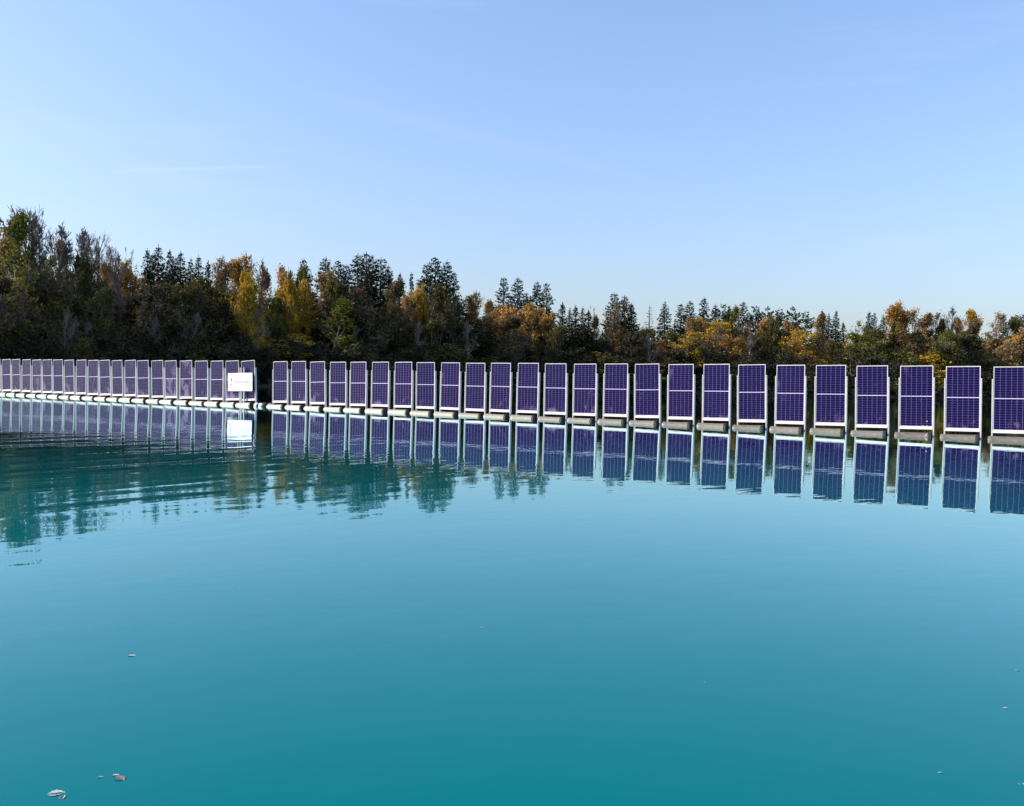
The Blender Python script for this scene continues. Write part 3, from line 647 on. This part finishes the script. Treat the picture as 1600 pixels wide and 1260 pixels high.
# skyline, from left to right
sky_line = [
 (-22, 340, 'sparse0', 'olive', 50, 'back'), (4, 333, 'birch1', 'green', 44, 'mid'), (12, 345, 'birch0', 'rust', 34, 'back'), (22, 352, 'bare1', 'bare', 34, 'back'), (66, 325, 'bare0', 'bare', 74, 'back'), (44, 336, 'bare2', 'bare', 40, 'back'), (84, 345, 'bare1', 'bare', 40, 'mid'), (36, 385, 'sparse1', 'olive', 44, 'mid'), (52, 330, 'bare1', 'bare', 44, 'back'), (78, 334, 'bare2', 'bare', 44, 'back'), (104, 376, 'birch1', 'rust', 26, 'mid'), (116, 362, 'bare2', 'bare', 34, 'back'), (140, 360, 'bare0', 'bare', 40, 'back'), (176, 378, 'bare0', 'bare', 38, 'back'), (188, 392, 'bare1', 'bare', 30, 'mid'), (20, 392, 'sparse0', 'green', 44, 'mid'), (60, 400, 'sparse1', 'green', 44, 'mid'), (90, 420, 'sparse0', 'olive', 46, 'mid'), (140, 430, 'sparse1', 'green', 40, 'mid'), (176, 440, 'sparse0', 'olive', 42, 'mid'),
 (130, 352, 'bare1', 'bare', 42, 'back'), (124, 400, 'leafy1', 'olive', 34, 'mid'), (168, 371, 'bare2', 'bare', 36, 'back'), (182, 405, 'sparse0', 'gold', 46, 'deep'), (160, 415, 'leafy2', 'gold', 40, 'deep'), (196, 383, 'bare2', 'bare', 26, 'back'), (205, 418, 'leafy0', 'orange', 40, 'back'),
 (228, 389, 'spruce0', 'dark', 34, 'back'), (245, 382, 'spruce1', 'dark', 38, 'back'), (263, 390, 'spruce2', 'dark', 34, 'deep'), (236, 396, 'fir0', 'dark', 34, 'back'), (272, 400, 'fir1', 'dark', 34, 'back'), (280, 393, 'spruce0', 'dark', 30, 'back'), (296, 402, 'spruce3', 'dark', 32, 'back'), (308, 398, 'spruce1', 'dark', 30, 'deep'), (323, 407, 'slim0', 'dark', 22, 'back'),
 (341, 404, 'birch0', 'rust', 30, 'back'), (362, 408, 'birch1', 'rust', 28, 'back'), (381, 400, 'birch0', 'orange', 34, 'back'), (380, 425, 'leafy1', 'gold', 34, 'front'), (388, 448, 'leafy3', 'gold', 34, 'front'), (404, 402, 'bare1', 'bare', 20, 'back'), (424, 425, 'birch1', 'rust', 28, 'back'), (440, 417, 'birch0', 'orange', 30, 'back'), (436, 448, 'leafy0', 'gold', 34, 'deep'),
 (461, 419, 'leafy3', 'green', 34, 'back'), (452, 440, 'leafy2', 'gold', 30, 'mid'), (474, 448, 'leafy0', 'gold', 28, 'mid'), (433, 466, 'leafy1', 'green', 26, 'mid'), (472, 404, 'fir0', 'dark', 34, 'deep'), (486, 440, 'birch1', 'orange', 28, 'mid'), (506, 401, 'fir1', 'dark', 42, 'deep'), (526, 407, 'fir2', 'dark', 34, 'deep'), (514, 424, 'birch0', 'rust', 38, 'back'), (538, 412, 'fir0', 'dark', 30, 'deep'),
 (556, 396, 'fir1', 'dark', 46, 'deep'), (569, 394, 'fir0', 'dark', 40, 'back'), (578, 399, 'fir2', 'dark', 40, 'deep'), (592, 402, 'fir0', 'dark', 42, 'deep'), (604, 413, 'fir1', 'dark', 28, 'deep'), (622, 426, 'spruce2', 'dark', 24, 'back'), (609, 440, 'birch1', 'brown', 34, 'mid'), (640, 425, 'slim1', 'dark', 16, 'deep'),
 (664, 411, 'fir0', 'dark', 36, 'back'), (677, 402, 'fir2', 'dark', 46, 'back'), (695, 406, 'fir1', 'dark', 42, 'back'), (706, 424, 'fir0', 'dark', 28, 'deep'), (637, 462, 'leafy2', 'orange', 28, 'mid'), (655, 445, 'leafy1', 'gold', 22, 'mid'), (684, 448, 'leafy2', 'olive', 48, 'mid'),
 (722, 466, 'spruce1', 'dark', 30, 'mid'), (741, 458, 'birch0', 'orange', 26, 'back'), (754, 470, 'birch1', 'orange', 24, 'back'), (784, 432, 'fir0', 'dark', 32, 'back'), (806, 434, 'fir2', 'blue', 34, 'back'), (836, 438, 'fir1', 'dark', 30, 'back'), (851, 441, 'fir0', 'dark', 30, 'back'), (820, 456, 'fir1', 'dark', 24, 'back'),
 (785, 476, 'leafy0', 'orange', 46, 'mid'), (812, 477, 'leafy3', 'orange', 46, 'mid'), (836, 484, 'leafy2', 'rust', 34, 'mid'), (857, 489, 'leafy1', 'orange', 26, 'mid'), (764, 487, 'leafy2', 'rust', 30, 'mid'),
 (876, 472, 'slim0', 'dark', 20, 'back'), (888, 480, 'spruce3', 'dark', 20, 'back'), (897, 477, 'slim0', 'dark', 18, 'back'), (908, 479, 'spruce1', 'dark', 18, 'back'), (917, 484, 'slim0', 'dark', 18, 'back'), (935, 478, 'bare2', 'bare', 20, 'deep'), (934, 495, 'birch1', 'rust', 18, 'back'),
 (957, 457, 'fir0', 'dark', 32, 'back'), (973, 461, 'fir1', 'dark', 34, 'back'), (984, 474, 'spruce2', 'dark', 30, 'back'), (964, 472, 'sparse0', 'brown', 30, 'mid'),
 (1012, 477, 'larch0', 'larch', 24, 'back'), (1036, 470, 'spruce3', 'dark', 30, 'back'), (1061, 474, 'fir0', 'dark', 28, 'back'), (1075, 470, 'fir2', 'dark', 28, 'deep'), (1097, 465, 'spruce0', 'dark', 34, 'back'), (1115, 475, 'fir1', 'dark', 26, 'deep'), (1127, 476, 'pine0', 'blue', 24, 'back'), (1145, 480, 'leafy1', 'green', 26, 'back'),
 (1158, 472, 'fir2', 'blue', 28, 'back'), (1151, 486, 'larch0', 'larch', 22, 'mid'), (1178, 477, 'pine1', 'blue', 28, 'back'), (1196, 480, 'pine0', 'blue', 26, 'deep'), (1214, 482, 'pine1', 'blue', 28, 'back'), (1236, 480, 'pine0', 'dark', 28, 'back'), (1255, 486, 'pine1', 'dark', 26, 'back'),
 (1085, 498, 'leafy3', 'rust', 28, 'mid'), (1107, 497, 'leafy0', 'gold', 46, 'mid'), (1127, 506, 'leafy2', 'gold', 36, 'mid'), (1168, 502, 'sparse0', 'brown', 28, 'mid'), (1195, 497, 'birch0', 'orange', 20, 'mid'), (1210, 493, 'leafy1', 'olive', 26, 'mid'), (1234, 503, 'leafy2', 'rust', 30, 'mid'),
 (1274, 492, 'birch1', 'rust', 24, 'mid'), (1282, 484, 'slim0', 'dark', 18, 'back'), (1292, 489, 'spruce3', 'dark', 20, 'back'), (1303, 485, 'spruce2', 'dark', 22, 'back'), (1315, 503, 'slim0', 'dark', 16, 'back'), (1328, 503, 'sparse1', 'rust', 34, 'back'), (1343, 512, 'birch1', 'brown', 24, 'back'),
 (1355, 487, 'spruce0', 'dark', 22, 'back'), (1363, 489, 'fir2', 'dark', 18, 'back'), (1377, 491, 'spruce3', 'dark', 24, 'back'), (1390, 484, 'sparse0', 'brown', 24, 'deep'), (1398, 473, 'birch0', 'orange', 28, 'back'), (1405, 486, 'sparse0', 'orange', 30, 'deep'), (1413, 482, 'birch1', 'orange', 32, 'back'), (1427, 481, 'sparse0', 'orange', 28, 'back'), (1436, 492, 'birch1', 'rust', 26, 'deep'),
 (1394, 503, 'slim0', 'dark', 20, 'mid'), (1451, 489, 'sparse1', 'olive', 30, 'back'), (1464, 500, 'leafy2', 'olive', 22, 'back'), (1480, 477, 'bare1', 'bare', 30, 'back'), (1500, 498, 'leafy3', 'rust', 24, 'back'), (1522, 484, 'birch1', 'gold', 28, 'back'), (1517, 500, 'birch0', 'brown', 24, 'mid'), (1546, 490, 'sparse0', 'rust', 28, 'back'),
 (1565, 496, 'spruce1', 'dark', 22, 'back'), (1580, 495, 'leafy1', 'olive', 28, 'back'), (1597, 489, 'spruce2', 'dark', 26, 'back'), (1616, 492, 'spruce0', 'dark', 26, 'back'), (1638, 486, 'sparse1', 'rust', 30, 'back')]
for px, py, kd, cl, wp, rw in sky_line: tree(px, py, kd, cl, wp, None, rw)

# canopy height (photo rows) along the shore, used for the darker trees filling in below the skyline
can_x = [-60, 0, 60, 130, 200, 250, 320, 400, 470, 560, 620, 680, 735, 790, 860, 930, 970, 1030, 1100, 1200, 1300, 1400, 1500, 1600, 1700]
can_y = [370, 385, 400, 420, 435, 425, 435, 455, 455, 440, 455, 455, 490, 500, 500, 510, 500, 510, 510, 510, 520, 515, 515, 512, 512]
fill = [('leafy0', 'scrub'), ('leafy2', 'olive'), ('sparse0', 'brown'), ('sparse1', 'scrub2'), ('birch0', 'olive'), ('sparse1', 'olive'), ('birch1', 'brown'), ('birch1', 'scrub'), ('leafy1', 'olive'), ('sparse0', 'green')]
px = -430
i = 0
while px < 1760:
    cy = float(np.interp(px, can_x, can_y)) + trng.uniform(-4, 22) + float(np.interp(px, [0, 150, 230, 340, 365, 400, 412, 425, 480, 500], [45, 35, 0, 0, 75, 75, 30, 55, 50, 0]))
    kd, cl = fill[trng.randrange(len(fill))]
    if px > 980 and trng.random() < .6: cl = trng.choice(['gold', 'rust', 'green', 'orange', 'gold', 'olive']) if kd[:2] in ('le', 'bi', 'sp') and not kd.startswith('spruce') else cl
    if px > 200 and px < 960 and trng.random() < .25: kd, cl = trng.choice(['spruce0', 'spruce3', 'fir1']), 'dark'
    if 330 < px < 640 and kd[:3] in ('lea', 'bir', 'spa') and trng.random() < .45: cl = trng.choice(['gold', 'green', 'rust', 'brown'])
    wp = (50 if px < 600 else 40) * trng.uniform(.9, 1.35)
    tree(px, cy, kd, cl, wp, None, 'front' if i % 2 else 'mid')
    px += (32 if px < -60 or px > 1660 else 19 if px < 500 else 20) * trng.uniform(.8, 1.2); i += 1
# slender pale stems leaning out over the water
for px, py, ln in ((98, 478, 4), (107, 492, 6), (131, 500, 5), (232, 492, 7), (300, 486, 5), (296, 500, -4), (650, 500, 3), (735, 498, -3), (1170, 520, 3), (404, 470, 0), (552, 505, 2), (1018, 520, -3)):
    tree(px, py, 'bare1', 'stem', 22, 3.0, 'front', lean=ln)
# bushes at the water's edge
px = -430; i = 0
while px < 1760:
    base = float(np.interp(px, [0, 400, 700, 1000, 1300, 1600], [522, 536, 548, 556, 556, 556]))
    cy = base + trng.uniform(-14, 14)
    kd = trng.choice(['shrub0', 'shrub1', 'shrub2', 'thicket0', 'thicket1', 'thicket0'])
    cl = trng.choice(['scrub', 'scrub2', 'scrub', 'scrub2', 'olive']) if px < 1220 else trng.choice(['olive', 'gold', 'scrub', 'green', 'scrub', 'brown', 'scrub2'])
    tree(px, cy, kd, cl, trng.uniform(34, 52), None, 'edge')
    px += trng.uniform(20, 32) * (1.5 if px < -50 else 1); i += 1

# label every tree from its own look and the panel it stands behind
pxs = [p for _, p in PANELS]
def near_ref(px):
    i = min(range(len(pxs)), key=lambda k: abs(pxs[k] - px))
    return i, 'the ' + panel_ref(i).replace('from the left edge', 'from left').replace('from the right edge', 'from right').replace('leftmost panel', 'leftmost panel')
grp = {}
for T in TREES:
    e, px, h, base, cw, word, row = T
    i, ref = near_ref(px)
    if px < -20: ref = 'the left border of the photo'
    if px > 1625: ref = 'the right border of the photo'
    if row == 'edge': s = f"{cw} shore {word} behind {ref}"
    else:
        size = 'tall' if h > 19 else ('low' if h < 13 else '')
        s = f"{size} {cw} {word} {'rising' if row in ('back', 'deep') else 'standing'} behind {ref}".strip()
    s = s.replace('grey brown leafless', 'leafless grey').replace('bare grey', 'leafless grey')
    grp.setdefault(s, []).append(T)
for s, L_ in grp.items():
    L_.sort(key=lambda T: T[1])
    for k, T in enumerate(L_):
        lab = s
        if len(L_) == 2: lab = ('left one, ' if k == 0 else 'right one, ') + s
        elif len(L_) > 2: lab = f"{ORD[min(k + 1, 20)]} one from left, " + s
        if len(lab.split()) > 16: lab = lab.replace(' one', '', 1).replace('tall ', '').replace('low ', '')
        if len(lab.split()) > 16: lab = lab.replace('rising behind', 'behind').replace('standing behind', 'behind')
        cat = 'bush' if T[3] in ('shrub', 'thicket') else 'tree'
        tag(T[0], lab, cat, 'bushes along the far waterline' if cat == 'bush' else 'trees of the autumn wood behind the lake')

# the wood that goes on behind the first rows, one mass
cs = []; 
for px in np.arange(-480, 1860, 3.0):
    Yb = shore_y(px) + 50; X = bearing(px, Yb)
    top = top_z(px, float(np.interp(px, can_x, can_y)) + 26, Yb)
    m = 95; z = rng.uniform(.3, top, m) ; cs.append(np.c_[X + rng.normal(0, 1.2, m), Yb + rng.uniform(-9, 22, m), z * (1 + .08 * math.sin(px * .07))])
cs = np.vstack(cs); v, f = leaf_geo(cs, np.full(len(cs), .62), rng, .7)
fw = link_mesh('background_wood', np_mesh('background_wood', v, f), None, M['olive']); tag(fw, 'dark mass of foliage deep in the wood behind the shore trees', 'wood', None, 'stuff')

# bank vegetation
pts = []; 
for k in range(5200):
    px = rng.uniform(-480, 1860); Y = shore_y(px) + rng.uniform(-.6, 7); pts.append((bearing(px, Y), Y, rng.uniform(.05, .9)))
pts = np.array(pts); ax = np.tile([0, 0, 1.], (len(pts), 1)); v, f = leaf_geo(pts, np.full(len(pts), .34), rng, .16, 0, ax)
bgss = link_mesh('bank_grass', np_mesh('bank_grass', v, f), None, M['reed']); tag(bgss, 'tangled dry grass and undergrowth along the far bank', 'undergrowth', None, 'stuff')

# ------------------------------------------------------------------ fallen leaves afloat
def water_pt(px, py):
    c = CAMROT.to_3x3() @ Vector(((px - 800) / 1380, (630 - py) / 1380, -1)); t = -CAM_H / c.z; return c.x * t, c.y * t
M['leaf_pale'] = simple('dry_leaf_pale', (0.62, 0.52, 0.42), .6, 0, .4, 40); M['leaf_red'] = simple('dry_leaf_red', (0.22, 0.10, 0.065), .6, 0, .4, 40); M['leaf_tan'] = simple('dry_leaf_tan', (0.45, 0.36, 0.22), .6, 0, .4, 40)
def leaf_mesh(seed, curl=.25, wid=.36):
    rg = np.random.default_rng(seed); n = 12; V = []; F = []
    for k in range(n + 1):
        f = k / n; w = wid * math.sin(math.pi * f ** .8) * (1 + .16 * math.sin(k * 2.3 + seed)) + .008
        for j, s in enumerate((-1, -.5, 0, .5, 1)):
            V.append((f - .5, s * w, curl * (abs(s) ** 1.6) * w * 1.3 + .10 * (f - .5) ** 2 + rg.normal(0, .006)))
    for k in range(n):
        for j in range(4): a = k * 5 + j; F.append((a, a + 5, a + 6, a + 1))
    V = np.array(V); V[:, 2] -= V[:, 2].min(); me = np_mesh('leaf_blade', V, np.array(F), True); return me
lm = [leaf_mesh(1), leaf_mesh(2, .5, .25), leaf_mesh(3, .12, .42)]
lst = MB().box(.46, .86, -.012, .012, .02, .04).mesh('leaf_stalk')
leaves = [(88, 1240, .062, 0, 'leaf_pale', 20, 'pale curled fallen leaf nearest the bottom left corner of the water'), (97, 1246, .042, 1, 'leaf_tan', 100, 'small tan fallen leaf touching the pale curled leaf at bottom left'),
          (157, 1215, .03, 1, 'leaf_tan', 10, 'small tan fallen leaf left of the long red one'), (186, 1217, .06, 1, 'leaf_red', 150, 'long reddish fallen leaf half sunk at the lower left'),
          (181, 1212, .035, 1, 'leaf_pale', 5, 'thin pale sliver of leaf touching the red leaf'),
          (206, 1025, .075, 1, 'leaf_pale', 10, 'pale fallen leaf floating alone on the left of the lake'), (348, 1187, .03, 2, 'leaf_pale', 40, 'tiny pale fallen leaf right of the red leaf'),
          (753, 982, .05, 1, 'leaf_tan', 10, 'small fallen leaf near the middle of the open water'), (887, 1073, .03, 2, 'leaf_pale', 60, 'tiny pale speck of leaf right of the middle, low on the water'),
          (1102, 1067, .04, 1, 'leaf_tan', 0, 'small tan leaf low on the water between middle and right'), (1590, 1048, .06, 1, 'leaf_tan', 15, 'tan leaf at the right edge of the water, upper of three'),
          (1572, 1107, .055, 1, 'leaf_pale', 5, 'pale leaf near the right edge, middle of three'), (1470, 1208, .045, 1, 'leaf_pale', 12, 'thin pale leaf low on the right, left of the edge leaves'),
          (1596, 1225, .05, 0, 'leaf_pale', 80, 'pale leaf in the bottom right corner of the water'), (370, 920, .05, 1, 'leaf_tan', 0, 'small tan leaf far out on the left, below the tree reflections'), (1110, 885, .07, 2, 'leaf_pale', 0, 'faint pale leaf far out below the panel reflections'),
          (572, 1012, .035, 1, 'leaf_tan', 30, 'small dark leaf left of the middle of the open water')]
for px, py, s, k, mt, rz, lab in leaves:
    X, Y = water_pt(px, py); e = empty('fallen_leaf', (X, Y, -.0015), (0, 0, R(rz))); s *= (1.0 if py > 1190 and px < 300 else .62); e.scale = (s, s, s * .6)
    link_mesh('blade', lm[k], e, M[mt]); link_mesh('stalk', lst, e, M[mt]); tag(e, lab, 'leaf', 'fallen leaves floating on the lake')
